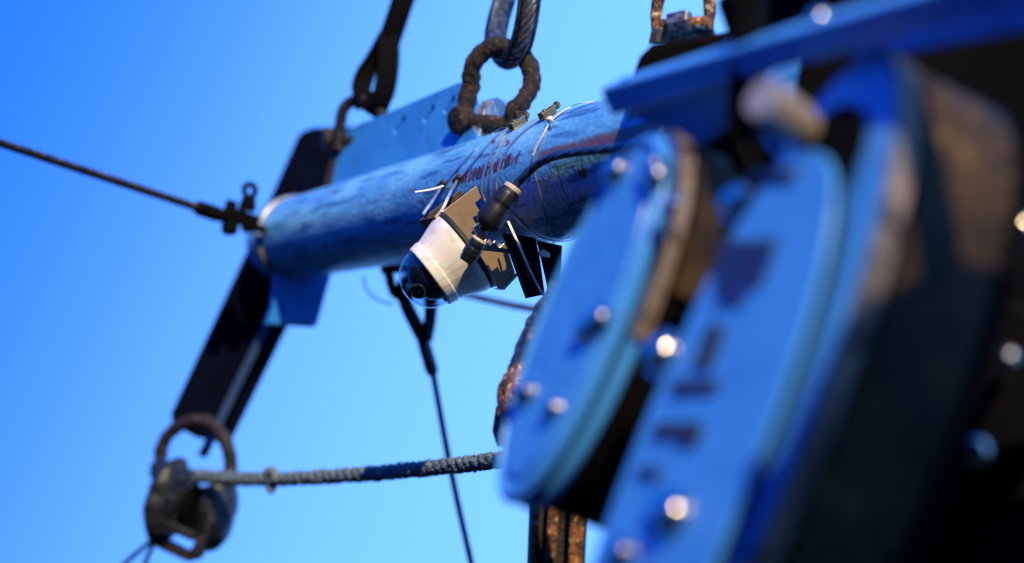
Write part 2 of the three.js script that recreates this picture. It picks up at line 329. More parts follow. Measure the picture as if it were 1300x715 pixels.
  { // web as a plate square to the flange, its free edge flaring out into the gusset under the pipe
    const b0 = hitPlane(372, 335, PP, NP), b1 = hitPlane(262, 566, PP, NP), dn = b1.clone().sub(b0), L = dn.length(); dn.normalize();
    const o = (s, q) => b0.clone().addScaledVector(dn, s * L).addScaledVector(NP, q);
    part('web', slab([o(-0.1, 0), o(-0.1, 0.16), o(0.1, 0.13), o(0.22, 0.085), o(0.36, 0.055), o(0.6, 0.042), o(1.03, 0.036), o(1.06, 0.028), o(1.06, 0)], webN, 0.016, { bevel: 0.003 }), M.navy, boom);
    part('lit_web_edge', sweep([o(0.08, 0.134), o(0.16, 0.106), o(0.22, 0.087), o(0.36, 0.057), o(0.6, 0.044), o(1.02, 0.038)].map((q) => q.addScaledVector(webN, -0.008)), rect(0.008, 0.018), { n: 50, flat: true, normal: () => NP }), M.litwebedge, boom);  // lighter blue strip paints a lit look onto the free edge
    part('gusset', slabPx([[352, 340], [424, 338], [403, 412], [398, 416], [338, 412], [345, 392]], V(385, 380, 4.5), D(0.25, 0.0, 0.97).normalize(), 0.055, { bevel: 0.006 }), M.gusset, boom);
  }
  // spine plate along the top of the pipe, with three slots cut through it
  const NS = new THREE.Vector3().crossVectors(AX, D(0.3, 0.93, -0.2)).normalize(); if (NS.dot(D(0, 0, 1)) < 0) NS.negate();
  const PS = surf(0.5, 1.45, 0);
  const slot = (x, y) => { const a = [x + 4, y - 8], b = [x - 4, y + 8], o = []; for (let i = 0; i < 12; i++) { const q = i / 12 * 2 * Math.PI, c = Math.cos(q) > 0 ? a : b; o.push([c[0] + 3.8 * Math.cos(q), c[1] - 3.8 * Math.sin(q)]); } return o; };
  part('spine_plate', slabPx([[412, 250], [430, 172], [434, 167], [583, 104], [588, 106], [612, 200]], PS, NS, 0.03, { bevel: 0.002, holes: [slot(507, 158), slot(544, 144), slot(570, 133)] }), M.plate, boom);
  part('plate_edge', slabPx([[408, 246], [426, 172], [432, 168], [416, 250]], PS.clone().addScaledVector(NS, 0.004), NS, 0.036, { bevel: 0.002 }), M.rust, boom);
  // padeye that carries the middle shackle
  const NE = D(0.88, 0.05, 0.47).normalize(), PE = V(625, 150, 3.83);
  part('padeye', slabPx([[606, 205], [612, 158], [617, 138], [624, 127], [634, 124], [642, 128], [645, 140], [642, 165], [650, 205]], PE, NE, 0.024, { bevel: 0.004 }), M.galv, boom);
  part('lug', slabPx([[573, 205], [577, 176], [583, 165], [590, 172], [588, 205]], V(583, 185, 3.98), NE, 0.02, { bevel: 0.003 }), M.darkrust, boom);
  part('lug', slabPx([[597, 198], [601, 170], [610, 165], [612, 195]], V(604, 180, 3.93), NE, 0.02, { bevel: 0.003 }), M.darkrust, boom);
}

// ---------------------------------------------------------------- rigging above the boom
{
  const b = V(632, 150, 3.8);
  const sh = thing('bow_shackle', 'big rust-crusted bow shackle in the middle, standing on the boom padeye', 'shackle', b, 'rusty shackles of the rigging');
  const bow = [[587, 158, 3.84], [590, 138, 3.84], [597, 110, 3.84], [599, 88, 3.83], [609, 70, 3.82], [626, 60, 3.81], [644, 60, 3.8], [660, 68, 3.79], [673, 86, 3.78], [675, 106, 3.77], [665, 126, 3.76], [652, 143, 3.76], [647, 160, 3.77]].map((q) => V(...q));
  part('bow', roughen(sweep(bow, circle(0.0185, 14), { n: 90 }), 0.0048, 62), M.rust, sh);
  part('eye', roughen(lathe([[0, -0.017], [0.026, -0.017], [0.03, -0.01], [0.03, 0.012], [0.026, 0.018], [0, 0.018]], V(586, 152, 3.84), D(-0.85, -0.05, 0.5), 28), 0.003, 60), M.rust, sh);
  part('pin', roughen(lathe([[0, 0], [0.019, 0], [0.019, 0.13], [0, 0.13]], V(582, 154, 3.85), V(656, 162, 3.75).sub(V(582, 154, 3.85)), 24), 0.0018, 60), M.rust, sh);
  part('nut', lathe([[0, 0], [0.03, 0], [0.03, 0.02], [0.026, 0.024], [0, 0.024]], V(652, 157, 3.75), D(0.85, 0.0, -0.2), 6, 0.2), M.darkrust, sh);
}
{
  const sl = thing('wire_rope_sling', 'grey wire rope sling with bright thimble through the middle bow shackle', 'sling', V(650, 60, 3.8), 'wire slings rising from the boom');
  const path = [[660, -120, 3.98], [652, -55, 3.96], [643, -8, 3.93], [633, 28, 3.9], [630, 52, 3.87], [638, 71, 3.83], [649, 74, 3.8], [659, 60, 3.765], [667, 30, 3.74], [672, -5, 3.73], [679, -55, 3.74], [684, -120, 3.76]].map((q) => V(...q));
  const c = V(652, 10, 3.84);
  const out = (p) => p.clone().sub(c);
  const prof = [[-0.006, -0.021], [0.009, -0.023], [0.012, -0.018], [0.0, -0.011], [-0.003, 0], [0.0, 0.011], [0.012, 0.018], [0.009, 0.023], [-0.006, 0.021], [-0.010, 0]];
  const side = D(0.5, 0.12, 0.86);
  const normal = (q, i) => out(q);
  const th = path.slice(1, 11);
  part('thimble', sweep(th, prof, { n: 70, normal: (q) => out(q), flat: true }), M.thimble, sl);
  const outer = along(path, 60).map((q) => q.clone().addScaledVector(out(q).normalize(), 0.009));
  part('wire_rope', rope(outer, 0.0155, { strands: 6, pitch: 7 }), M.wiregrey, sl);
}
{
  const b = V(455, 140, 4.3);
  const sh = thing('bow_shackle', 'dark shackle at the far end of the spine plate, below the left sling', 'shackle', b, 'rusty shackles of the rigging');
  part('bow', roughen(sweep([[430, 192, 4.34], [431, 165, 4.34], [434, 145, 4.33], [443, 131, 4.32], [457, 127, 4.3], [472, 130, 4.28], [484, 142, 4.27], [488, 165, 4.27], [486, 190, 4.27]].map((q) => V(...q)), circle(0.0135, 12), { n: 60 }), 0.002, 50), M.darkrust, sh);
  part('pin', lathe([[0, 0], [0.014, 0], [0.014, 0.13], [0, 0.13]], V(424, 178, 4.36), V(492, 184, 4.25).sub(V(424, 178, 4.36)), 20), M.darkrust, sh);
  part('pin_head', lathe([[0, 0], [0.024, 0], [0.026, 0.006], [0.026, 0.016], [0.022, 0.022], [0, 0.022]], V(421, 176, 4.37), D(-0.9, 0, 0.3), 20), M.darkrust, sh);
  const sl = thing('wire_rope_sling', 'dark out-of-focus sling with long eye and swaged sleeve at the top left', 'sling', V(480, 60, 4.3), 'wire slings rising from the boom');
  part('eye_leg', sweep([[492, 48, 4.3], [480, 68, 4.32], [466, 90, 4.33], [458, 115, 4.32], [461, 131, 4.3]].map((q) => V(...q)), rect(0.04, 0.042), { n: 30, flat: true, normal: () => D(1, 0, 0) }), M.black, sl);
  part('eye_leg', sweep([[494, 48, 4.3], [494, 72, 4.28], [491, 100, 4.27], [484, 126, 4.27], [470, 137, 4.29]].map((q) => V(...q)), rect(0.046, 0.044), { n: 30, flat: true, normal: () => D(1, 0, 0) }), M.black, sl);
  part('sleeve', lathe([[0, 0], [0.014, 0], [0.022, 0.006], [0.026, 0.014], [0.026, 0.13], [0.02, 0.142], [0, 0.146]], V(492, 58, 4.3), V(515, -10, 4.3).sub(V(492, 58, 4.3)), 28), M.black, sl);
  part('wire_rope', rope([V(511, 0, 4.3), V(530, -60, 4.3), V(556, -140, 4.3)], 0.017, { strands: 6, pitch: 7 }), M.wiregrey, sl);
}
// ---------------------------------------------------------------- stays on the left and behind
{
  const st = thing('stay_wire', 'dark twisted stay wire reaching the boom end from the left edge', 'wire rope', V(300, 278, 4.4));
  const p = (f) => V(-60 + f * 415, 162 + f * 136, 4.05 + 0.42 * f);
  part('wire_rope', rope([p(-0.3), p(0.3), p(0.8), p(1)], 0.0105, { strands: 6, pitch: 6 }), M.wire, st);
  part('sleeve', lathe([[0, 0], [0.015, 0], [0.018, 0.01], [0.018, 0.05], [0.0155, 0.06], [0.0155, 0.09], [0, 0.09]], p(0.745), p(0.9).sub(p(0.745)), 24), M.black, st);
  const cl = thing('wire_rope_clip', 'black clip with a small ring eye gripping the left stay wire', 'wire clip', V(303, 270, 4.4));
  part('saddle', join(beam(V(283, 268, 4.4), V(327, 284, 4.42), 0.05, 0.035, D(0, 0, 1), 0.008), beam(V(287, 258, 4.42), V(300, 262, 4.42), 0.03, 0.022, D(0, 0, 1), 0.005)), M.black, cl);
  part('clamp_foot', lathe([[0, 0], [0.017, 0], [0.02, 0.008], [0.019, 0.024], [0.012, 0.03], [0, 0.03]], V(292, 282, 4.39), D(-0.05, -1, 0.1), 20), M.black, cl);
  part('clamp_foot', lathe([[0, 0], [0.013, 0], [0.016, 0.006], [0.015, 0.02], [0, 0.02]], V(315, 284, 4.41), D(-0.05, -1, 0.1), 20), M.black, cl);
  part('ring_eye', roughen(sweep(Array.from({ length: 24 }, (_, i) => V(317 + 7.2 * Math.cos(i / 24 * 6.2832), 242 + 8 * Math.sin(i / 24 * 6.2832), 4.4)), circle(0.0068, 10), { closed: true, raw: true }), 0.001, 80), M.black, cl);
  part('stem', lathe([[0, 0], [0.019, 0], [0.02, 0.012], [0.016, 0.03], [0.011, 0.038], [0, 0.038]], V(313, 268, 4.4), V(316.5, 250, 4.4).sub(V(313, 268, 4.4)), 20), M.black, cl);
}
{
  const lo = thing('hanging_wire', 'thin dark wire hanging below the boom from a thimble and sleeve', 'wire rope', V(535, 420, 4.3));
  part('wire_rope', rope([V(549, 470, 4.28), V(573, 600, 4.25), V(606, 750, 4.22)], 0.0075, { strands: 6, pitch: 7 }), M.wire, lo);
  part('sleeve', lathe([[0, 0], [0.011, 0], [0.015, 0.008], [0.015, 0.07], [0.011, 0.084], [0, 0.084]], V(537, 432, 4.3), V(551, 480, 4.28).sub(V(537, 432, 4.3)), 24), M.wire, lo);
  part('thimble', sweep([[540, 434, 4.3], [527, 410, 4.3], [514, 382, 4.3], [511, 362, 4.3], [520, 350, 4.29], [536, 355, 4.28], [546, 376, 4.28], [546, 405, 4.29], [541, 434, 4.3]].map((q) => V(...q)), rect(0.014, 0.05), { n: 60, flat: true, normal: () => D(0.8, -0.3, 0.2) }), M.navy, lo);
  const s = thing('bow_shackle', 'small dark shackle under the boom behind the white dome camera', 'shackle', V(506, 358, 4.3), 'rusty shackles of the rigging');
  part('bow', roughen(sweep([[492, 336, 4.32], [495, 355, 4.31], [501, 371, 4.31], [513, 378, 4.3], [524, 370, 4.29], [527, 350, 4.29], [526, 336, 4.29]].map((q) => V(...q)), circle(0.011, 10), { n: 50 }), 0.0015, 60), M.black, s);
  part('pin', lathe([[0, 0], [0.011, 0], [0.011, 0.085], [0, 0.085]], V(486, 342, 4.33), V(534, 340, 4.28).sub(V(486, 342, 4.33)), 20), M.black, s);
  solo('loose_thread', 'thin curled blue thread dangling under the boom left of the dome camera', 'thread', V(480, 375, 4.4), tube([[462, 350, 4.4], [464, 364, 4.4], [474, 377, 4.4], [488, 384, 4.4], [499, 386, 4.4]].map((q) => V(...q)), 0.0024, { n: 30, k: 6 }), M.gusset);
  solo('back_cable', 'black cable crossing the sky between dome camera and blurred blocks', 'cable', V(640, 385, 4.5), rope([V(560, 366, 4.6), V(640, 385.5, 4.5), V(720, 400, 4.4), V(800, 415, 4.3)], 0.0085, { strands: 6, pitch: 6 }), M.wire);
}

// ---------------------------------------------------------------- snatch block under the end post
{
  const s = thing('bow_shackle', 'grey shackle at the foot of the left end post, holding the small block', 'shackle', V(250, 560, 4.55), 'rusty shackles of the rigging');
  part('bow', roughen(sweep([[203, 592, 4.6], [206, 566, 4.6], [218, 548, 4.59], [238, 537, 4.57], [258, 535, 4.55], [274, 543, 4.53], [286, 560, 4.5], [292, 582, 4.5], [293, 606, 4.5]].map((q) => V(...q)), circle(0.0165, 12), { n: 70 }), 0.003, 45), M.darkrust, s);
  part('pin', lathe([[0, 0], [0.015, 0], [0.015, 0.2], [0, 0.2]], V(194, 600, 4.6), V(300, 608, 4.5).sub(V(194, 600, 4.6)), 20), M.darkrust, s);
  const bl = thing('snatch_block', 'small grey rope block hanging from the shackle at lower left', 'pulley block', V(240, 640, 4.5), 'pulley blocks');
  const ax = D(0.82, -0.2, 0.5).normalize(), c = V(240, 648, 4.5);
  const cheek = (off, px, py, rl, rw) => {
    const g = new THREE.SphereGeometry(1, 36, 24); g.scale(rw, rl, 0.04);
    const [u, v, n] = frame(ax, D(0.3, 0.95, 0)); g.applyMatrix4(new THREE.Matrix4().makeBasis(u, v, n).setPosition(V(px, py, 4.5).addScaledVector(ax, off)));
    return g;
  };
  part('cheek', roughen(cheek(0, 213, 636, 0.105, 0.07), 0.006, 22), M.oldsteel, bl);
  part('cheek', roughen(cheek(0, 275, 652, 0.092, 0.06), 0.006, 22, 5), M.oldsteel, bl);
  part('sheave', lathe([[0, -0.03], [0.06, -0.03], [0.064, -0.026], [0.05, -0.006], [0.05, 0.006], [0.064, 0.026], [0.06, 0.03], [0, 0.03]], V(246, 646, 4.52), ax, 40), M.drum, bl);
  part('swivel', roughen(beam(V(202, 588, 4.56), V(214, 612, 4.52), 0.05, 0.042, D(0, 0, 1), 0.012), 0.004, 40), M.oldsteel, bl);
  part('swivel', roughen(beam(V(293, 596, 4.5), V(284, 626, 4.5), 0.04, 0.03, D(0, 0, 1), 0.01), 0.003, 40), M.darkrust, bl);
  part('becket', sweep([[204, 660, 4.52], [202, 684, 4.52], [222, 697, 4.5], [246, 706, 4.48], [252, 698, 4.47], [262, 672, 4.47]].map((q) => V(...q)), rect(0.022, 0.03), { n: 50, flat: true, normal: () => D(0.4, -0.8, 0.2) }), M.darkrust, bl);
  part('spacer', beam(V(208, 664, 4.48), V(248, 682, 4.46), 0.03, 0.022, D(0, 0, 1), 0.006), M.oldsteel, bl);
  solo('tail_line', 'thin dark rope tail leaving the small block at lower left, the outer one', 'rope', V(170, 705, 4.52), rope([V(196, 684, 4.5), V(180, 697, 4.51), V(156, 718, 4.52), V(120, 760, 4.54)], 0.0065, { strands: 3, pitch: 6 }), M.wire, 'rope tails of the small block');
  solo('tail_line', 'thin dark rope tail leaving the small block at lower left, the inner one', 'rope', V(185, 705, 4.52), rope([V(199, 684, 4.49), V(192, 697, 4.5), V(182, 720, 4.5), V(165, 760, 4.51)], 0.0065, { strands: 3, pitch: 6 }), M.wire, 'rope tails of the small block');

  const r = thing('fuzzy_rope', 'frayed grey-blue fibre rope stretched from the small block to the blurred blocks', 'rope', V(440, 602, 4.0));
  const path = [V(250, 604, 4.46), V(300, 608, 4.36), V(360, 608, 4.22), V(450, 603, 4.0), V(550, 594, 3.75), V(640, 583, 3.52), V(740, 566, 3.28)];
  part('laid_strands', roughen(rope(path, 0.016, { strands: 3, pitch: 5.5, per: 18, k: 9 }), 0.005, 130), M.hemp, r);
  part('knot', roughen(join(sweep([V(342, 607, 4.23), V(345, 618, 4.22), V(341, 624, 4.22)], circle(0.011, 8), { n: 12 }), sweep([V(336, 605, 4.23), V(344, 597, 4.22), V(350, 606, 4.2), V(343, 615, 4.22)], circle(0.01, 8), { n: 20 })), 0.003, 90), M.hemp, r);
  const hairs = [], cv = new THREE.CatmullRomCurve3(path, false, 'centripetal');
  for (let i = 0; i < 6500; i++) {
    const f = rnd(), p = cv.getPoint(f), t = cv.getTangent(f), d = new THREE.Vector3(rnd() - 0.5, rnd() - 0.5, rnd() - 0.5).normalize(); d.addScaledVector(t, -d.dot(t) + (rnd() - 0.5) * 0.9).normalize();
    const n = new THREE.Vector3().crossVectors(d, t).normalize(), L = 0.003 + 0.012 * rnd() * rnd() * rnd(), a = p.clone().addScaledVector(d, 0.0135), q = a.clone().addScaledVector(d, L).addScaledVector(t, (rnd() - 0.5) * 0.008);
    const w = 0.0011, g = new THREE.BufferGeometry(), v = [a.clone().addScaledVector(n, w), a.clone().addScaledVector(n, -w), a.clone().addScaledVector(t, w * 1.6), q];
    g.setAttribute('position', new THREE.Float32BufferAttribute([0, 1, 3, 1, 2, 3, 2, 0, 3].flatMap((k) => v[k].toArray()), 3)); g.computeVertexNormals(); hairs.push(g);
  }
  const hf = part('fibres', join(hairs), M.hemp, r); hf.userData.kind = 'stuff';
}

// ---------------------------------------------------------------- dome camera and its pole bracket
const CA = D(-0.79, -0.585, 0.13).normalize(), CF = V(545, 352, 3.52);
{
  const c = thing('dome_camera', 'white dome security camera with clear bubble strapped under the boom', 'security camera', CF);
  const lat = (prof, seg = 72, cr = 0.35) => lathe(prof, CF, CA, seg, cr);
  const hs = part('housing', lat([[0.058, -0.001], [0.0605, 0.0008], [0.0625, 0], [0.0638, -0.0022], [0.0662, -0.0175], [0.0658, -0.0192], [0.0645, -0.02], [0.0648, -0.0222], [0.069, -0.034], [0.0762, -0.052], [0.0815, -0.066], [0.0835, -0.074], [0.0835, -0.079], [0.081, -0.081], [0, -0.081]]), M.white, c);
  const dm = []; for (let i = 0; i <= 20; i++) { const a = i / 20 * Math.PI / 2; dm.push([0.0592 * Math.cos(a), 0.056 * Math.sin(a)]); }
  part('bubble', lat(dm, 72, 3), M.dome, c);
  const li = []; for (let i = 0; i <= 14; i++) { const a = i / 14 * Math.PI / 2; li.push([0.050 * Math.cos(a), 0.043 * Math.sin(a) - 0.001]); }
  const liner = part('liner', lathe(li, CF.clone().addScaledVector(D(0.5, 0.8, 0.0), 0.005), CA, 48, 3), M.liner, c);
  // lens barrel on its turning cradle
  const look = D(-0.28, -0.5, 0.82).normalize(), lp = CF.clone().addScaledVector(CA, 0.010).addScaledVector(look, 0.036);
  const eye = part('lens_barrel', lathe([[0, 0], [0.014, 0], [0.0155, 0.002], [0.0155, 0.006], [0.013, 0.0075], [0.012, 0.005], [0, 0.004]], lp, look, 32), M.wornsteel, c);
  part('lens_glass', lathe([[0.0115, 0.0052], [0.008, 0.0078], [0.004, 0.009], [0, 0.0094]], lp, look, 28, 3), M.lens, eye);
  part('gasket', lat([[0, -0.0815], [0.0845, -0.0815], [0.086, -0.084], [0.086, -0.089], [0.084, -0.091], [0, -0.091]]), M.rubber, c);
  // two recessed screw pockets round the back edge and a rib between them
  for (const a of [2.45, 4.1]) {
    const [u, v] = frame(CA, UPV), rdir = u.clone().multiplyScalar(Math.cos(a)).addScaledVector(v, Math.sin(a));
    const p = CF.clone().addScaledVector(CA, -0.048).addScaledVector(rdir, 0.0725), ndir = rdir.clone().addScaledVector(CA, 0.42).normalize();
    const pk = part('screw_pocket', lathe([[0.0085, -0.004], [0.0085, 0.0022], [0.0075, 0.0032], [0.0064, 0.0022], [0.0064, -0.002], [0, -0.002]], p, ndir, 28, 0.5), M.white, c);
    part('screw', domeBolt(p.clone().addScaledVector(ndir, -0.0018), ndir, 0.0036), M.bolt, pk);
  }
}
{
  const NB = AX.clone().multiplyScalar(0.9).addScaledVector(D(0.1, 0.0, 0.5), 0.35).normalize(), PN = V(600, 300, 3.535), dA = AX.clone().multiplyScalar(-0.06);
  const br = thing('pole_bracket', 'bronze-coloured saw-toothed steel bracket clamping the dome camera to the boom', 'bracket', PN);
  const outline = [[552, 276], [605, 236], [611, 251], [603, 258], [610, 269], [600, 277], [607, 288], [598, 295], [606, 304], [612, 312], [622, 304], [628, 315], [640, 306], [645, 318], [650, 334], [654, 346], [640, 362], [634, 366], [626, 360]];
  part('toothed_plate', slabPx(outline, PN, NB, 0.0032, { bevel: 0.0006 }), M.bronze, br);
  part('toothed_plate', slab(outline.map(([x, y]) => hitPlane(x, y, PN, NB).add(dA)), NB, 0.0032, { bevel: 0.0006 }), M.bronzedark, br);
  const a = hitPlane(552, 276, PN, NB), b = hitPlane(630, 364, PN, NB), nb = new THREE.Vector3().crossVectors(b.clone().sub(a), dA).normalize(); if (nb.dot(CA) < 0) nb.negate();
  const q = (p, k) => p.clone().addScaledVector(dA, k).addScaledVector(NB, -0.0034);
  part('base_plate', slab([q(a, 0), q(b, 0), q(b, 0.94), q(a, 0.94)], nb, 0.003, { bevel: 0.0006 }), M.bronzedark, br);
  // the darker jaw on the far side of the pipe, hanging at the right
  const PJ = V(670, 340, 3.5);
  part('jaw_plate', slabPx([[638, 296], [680, 302], [686, 330], [692, 374], [668, 379], [655, 343]], PJ, NB, 0.004, { bevel: 0.0008 }), M.navy, br);
  part('jaw_plate', slabPx([[682, 305], [714, 312], [712, 362], [698, 374]], PJ.clone().addScaledVector(AX, -0.03), NB, 0.004, { bevel: 0.0008 }), M.navy, br);
  part('jaw_teeth', slabPx([[612, 310], [617, 304], [622, 312], [628, 306], [633, 315], [640, 309], [645, 317], [652, 311], [658, 319], [664, 312], [668, 320], [676, 314], [682, 321], [690, 316], [698, 322], [698, 327], [612, 318]], V(650, 315, 3.52), NB, 0.003, { bevel: 0.0005 }), M.band, br);
  part('flange_lip', slabPx([[632, 366], [640, 363], [656, 347], [658, 350], [641, 368]], PN.clone().addScaledVector(NB, 0.002), NB, 0.02, { bevel: 0.001 }), M.galv, br);
}
// straps that go round the pipe: a flat band with raised ridges
function ringBand(t, th0, th1, skew, wdt, lift) {
  const n = 70, pts = [], nn = []; for (let i = 0; i <= n; i++) { const th = th0 + (th1 - th0) * i / n; pts.push(surf(t + skew * (th - 1), th, lift)); nn.push(nrm(th)); }
  const gs = [sweep(pts, rect(0.0012, wdt), { raw: true, flat: true, normal: (_, i) => nn[i] })];
  for (let i = 0; i < n * 2; i++) { const th = th0 + (th1 - th0) * (i + 0.5) / (n * 2), p0 = surf(t + skew * (th - 1), th, lift + 0.0006), g = new THREE.BoxGeometry(wdt * 0.72, 0.0011, 0.0012); g.applyMatrix4(new THREE.Matrix4().makeBasis(AX, new THREE.Vector3().crossVectors(AX, nrm(th)).negate(), nrm(th)).setPosition(p0)); gs.push(toCreasedNormals(g, 0.3)); }
  return join(gs);
}
{
  const bandAlong = (path, wdt, lift) => {
    const hs = path.map(([x, y]) => pipeHit(x, y)), a = hs[0], z = hs[hs.length - 1];
    const k = [[a.t + 0.02, 3.4], [a.t + 0.02, a.th + 0.9], ...hs.map((q) => [q.t, q.th]), [z.t + 0.02, z.th - 0.5], [z.t + 0.03, -1.9]];
    const c = new THREE.CatmullRomCurve3(k.map(([t, th]) => new THREE.Vector3(t, th, 0)), false, 'centripetal').getSpacedPoints(150);
    const nn = c.map((q) => nrm(q.y)), gs = [sweep(c.map((q) => surf(q.x, q.y, lift)), rect(0.0012, wdt), { raw: true, flat: true, normal: (_, i) => nn[i] })];
    for (let i = 1; i < 150; i++) { const p = surf(c[i].x, c[i].y, lift + 0.0006), t = surf(c[i + 1].x, c[i + 1].y, lift).sub(surf(c[i - 1].x, c[i - 1].y, lift)).normalize(); gs.push(beam(p.clone().addScaledVector(t, -0.0008), p.clone().addScaledVector(t, 0.0008), 0.0016, wdt * 0.7, nn[i], 0.0003)); }
    return join(gs);
  };
  const clamps = [[650, 168, 'worm-drive steel band clamp on the boom, brass screw nearest the middle shackle', [[652, 163], [640, 174], [626, 194], [617, 215], [613, 245]]], [688, 155, 'worm-drive steel band clamp on the boom, the one nearer the white cable tie', [[688, 153], [662, 171], [643, 193], [634, 216], [632, 240]]]];
  clamps.forEach(([px, py, label, path], i) => {
    const h = pipeHit(px, py), c = thing('band_clamp', label, 'hose clamp', surf(h.t, h.th, 0.003), 'steel band clamps round the boom');
    part('band', bandAlong(path, 0.0062, 0.0022), M.band, c);
    const th = h.th + 0.16, n = nrm(th), tn = nrm(th + Math.PI / 2), o = surf(h.t, th, 0.008);
    const hb = part('screw_housing', beam(o.clone().addScaledVector(tn, -0.017), o.clone().addScaledVector(tn, 0.017), 0.014, 0.017, n, 0.0025), M.brass, c);
    part('screw', join(lathe([[0, 0], [0.0045, 0], [0.0045, 0.022], [0, 0.022]], o.clone().addScaledVector(tn, 0.010).addScaledVector(n, 0.004), tn, 18), lathe([[0, 0], [0.0075, 0], [0.0075, 0.006], [0.006, 0.008], [0, 0.008]], o.clone().addScaledVector(tn, 0.024).addScaledVector(n, 0.004), tn, 6, 0.2)), M.brass, hb);
    part('rivet', domeBolt(o.clone().addScaledVector(tn, -0.004).addScaledVector(n, 0.006), n, 0.0042), M.brass, hb);
  });
  // two thin metal ties that run over the pipe, down to the bracket corners
  const ties = [
    [[[646, 160], [628, 168], [600, 195], [575, 222], [564, 235]], [[564, 235, 3.6], [549, 255, 3.56], [537, 272, 3.535]], [563, 235], 'narrow steel tie with black buckle and loose tail, at the bracket left corner', [[563, 236, 3.6], [550, 240, 3.59], [527, 244, 3.57]]],
    [[[655, 158], [634, 172], [610, 197], [594, 216], [584, 228]], [[584, 228, 3.57], [571, 246, 3.54], [560, 268, 3.52], [553, 276, 3.515]], [583, 228], 'narrow steel tie with black buckle running to the bracket front plate', null],
  ];
  for (const [over, down, head, label, tail] of ties) {
    const t = thing('steel_tie', label, 'cable tie', onPipe(...head, 0.004), 'narrow steel ties round the boom');
    const top = pipeHit(...over[0]);
    const pts = [surf(top.t, top.th + 0.9, 0.003), surf(top.t, top.th + 0.4, 0.003), ...over.map(([x, y]) => onPipe(x, y, 0.003))];
    part('strap', sweep(pts, rect(0.0012, 0.005), { n: 60, flat: true, normal: (p) => pipeNormal(p) }), M.band, t);
    const dp = [onPipe(...head, 0.003), ...down.slice(1).map((q) => V(...q))];
    const lo = part('lower_strap', join(sweep(dp, rect(0.0012, 0.005), { n: 30, flat: true, normal: () => D(0.3, 0.2, 1) }), Array.from({ length: 26 }, (_, i) => { const c = new THREE.CatmullRomCurve3(dp), f = (i + 0.5) / 26, p = c.getPoint(f), g = beam(p.clone().addScaledVector(c.getTangent(f), -0.0007), p.clone().addScaledVector(c.getTangent(f), 0.0007), 0.0026, 0.0042, D(0.3, 0.2, 1), 0.0003); return g; })), M.band, t);
    part('buckle', beam(onPipe(head[0] - 4, head[1] + 4, 0.006), onPipe(head[0] + 4, head[1] - 4, 0.006), 0.008, 0.0095, pipeNormal(onPipe(...head)), 0.002), M.rubber, t);
    if (tail) part('tail', sweep(tail.map((q) => V(...q)), rect(0.0012, 0.0042), { n: 20, flat: true, normal: () => D(0.2, 0.8, 0.6) }), M.nylon, t);
  }
  // ridged straps without screws, lower on the flank
  const rs = thing('ridged_strap', 'ridged steel strap down the boom flank beside the worn lettering', 'strap', onPipe(617, 225));
  { const h = pipeHit(625, 205); part('band', ringBand(h.t + 0.02, -1.5, 3.4, 0.02, 0.0052, 0.0018), M.band, rs); }
  const ls = thing('lower_strap', 'thin ridged strap hanging over the dark bracket jaw at the right', 'strap', V(668, 330, 3.49));
  const lp = [[645, 281, 3.495], [655, 303, 3.49], [668, 332, 3.485], [682, 362, 3.482], [690, 375, 3.482]].map((q) => V(...q));
  part('band', join(sweep(lp, rect(0.0012, 0.0045), { n: 30, flat: true, normal: () => D(0.2, 0.1, 1) }), Array.from({ length: 50 }, (_, i) => { const c = new THREE.CatmullRomCurve3(lp), f = (i + 0.5) / 50, p = c.getPoint(f), t = c.getTangent(f); return beam(p.clone().addScaledVector(t, -0.0006), p.clone().addScaledVector(t, 0.0006), 0.0026, 0.0038, D(0.2, 0.1, 1), 0.0003); })), M.band, ls);

  const wt = thing('white_cable_tie', 'white nylon cable tie with knotted head over the boom top', 'cable tie', onPipe(701, 155));
  const over = [[742, 131], [725, 138], [712, 146], [701, 155], [692, 172], [684, 186], [679, 198]].map(([x, y]) => onPipe(x, y, 0.004));
  const h0 = pipeHit(742, 131);
  part('strap', sweep([surf(h0.t + 0.02, h0.th + 0.5, 0.004), ...over], rect(0.0016, 0.0052), { n: 50, flat: true, normal: (p) => pipeNormal(p) }), M.nylon, wt);
  part('lower_strap', sweep([[679, 198, 0.004], [679, 212, 0.004], [685, 235, 0.004], [692, 262, 0.004], [698, 290, 0.004], [705, 320, 0.004]].map(([x, y, o]) => onPipe(x, y, o)), rect(0.0016, 0.003), { n: 40, flat: true, normal: (p) => pipeNormal(p) }), M.galv, wt);
  const hp = onPipe(700.5, 155, 0.007);
  part('head', roughen(join(beam(hp.clone().addScaledVector(AX, -0.006), hp.clone().addScaledVector(AX, 0.006), 0.009, 0.011, pipeNormal(hp), 0.003), sweep([hp, onPipe(706, 158, 0.011), onPipe(708, 159, 0.012)], rect(0.0016, 0.004), { n: 8 })), 0.0005, 200), M.nylon, wt);
}
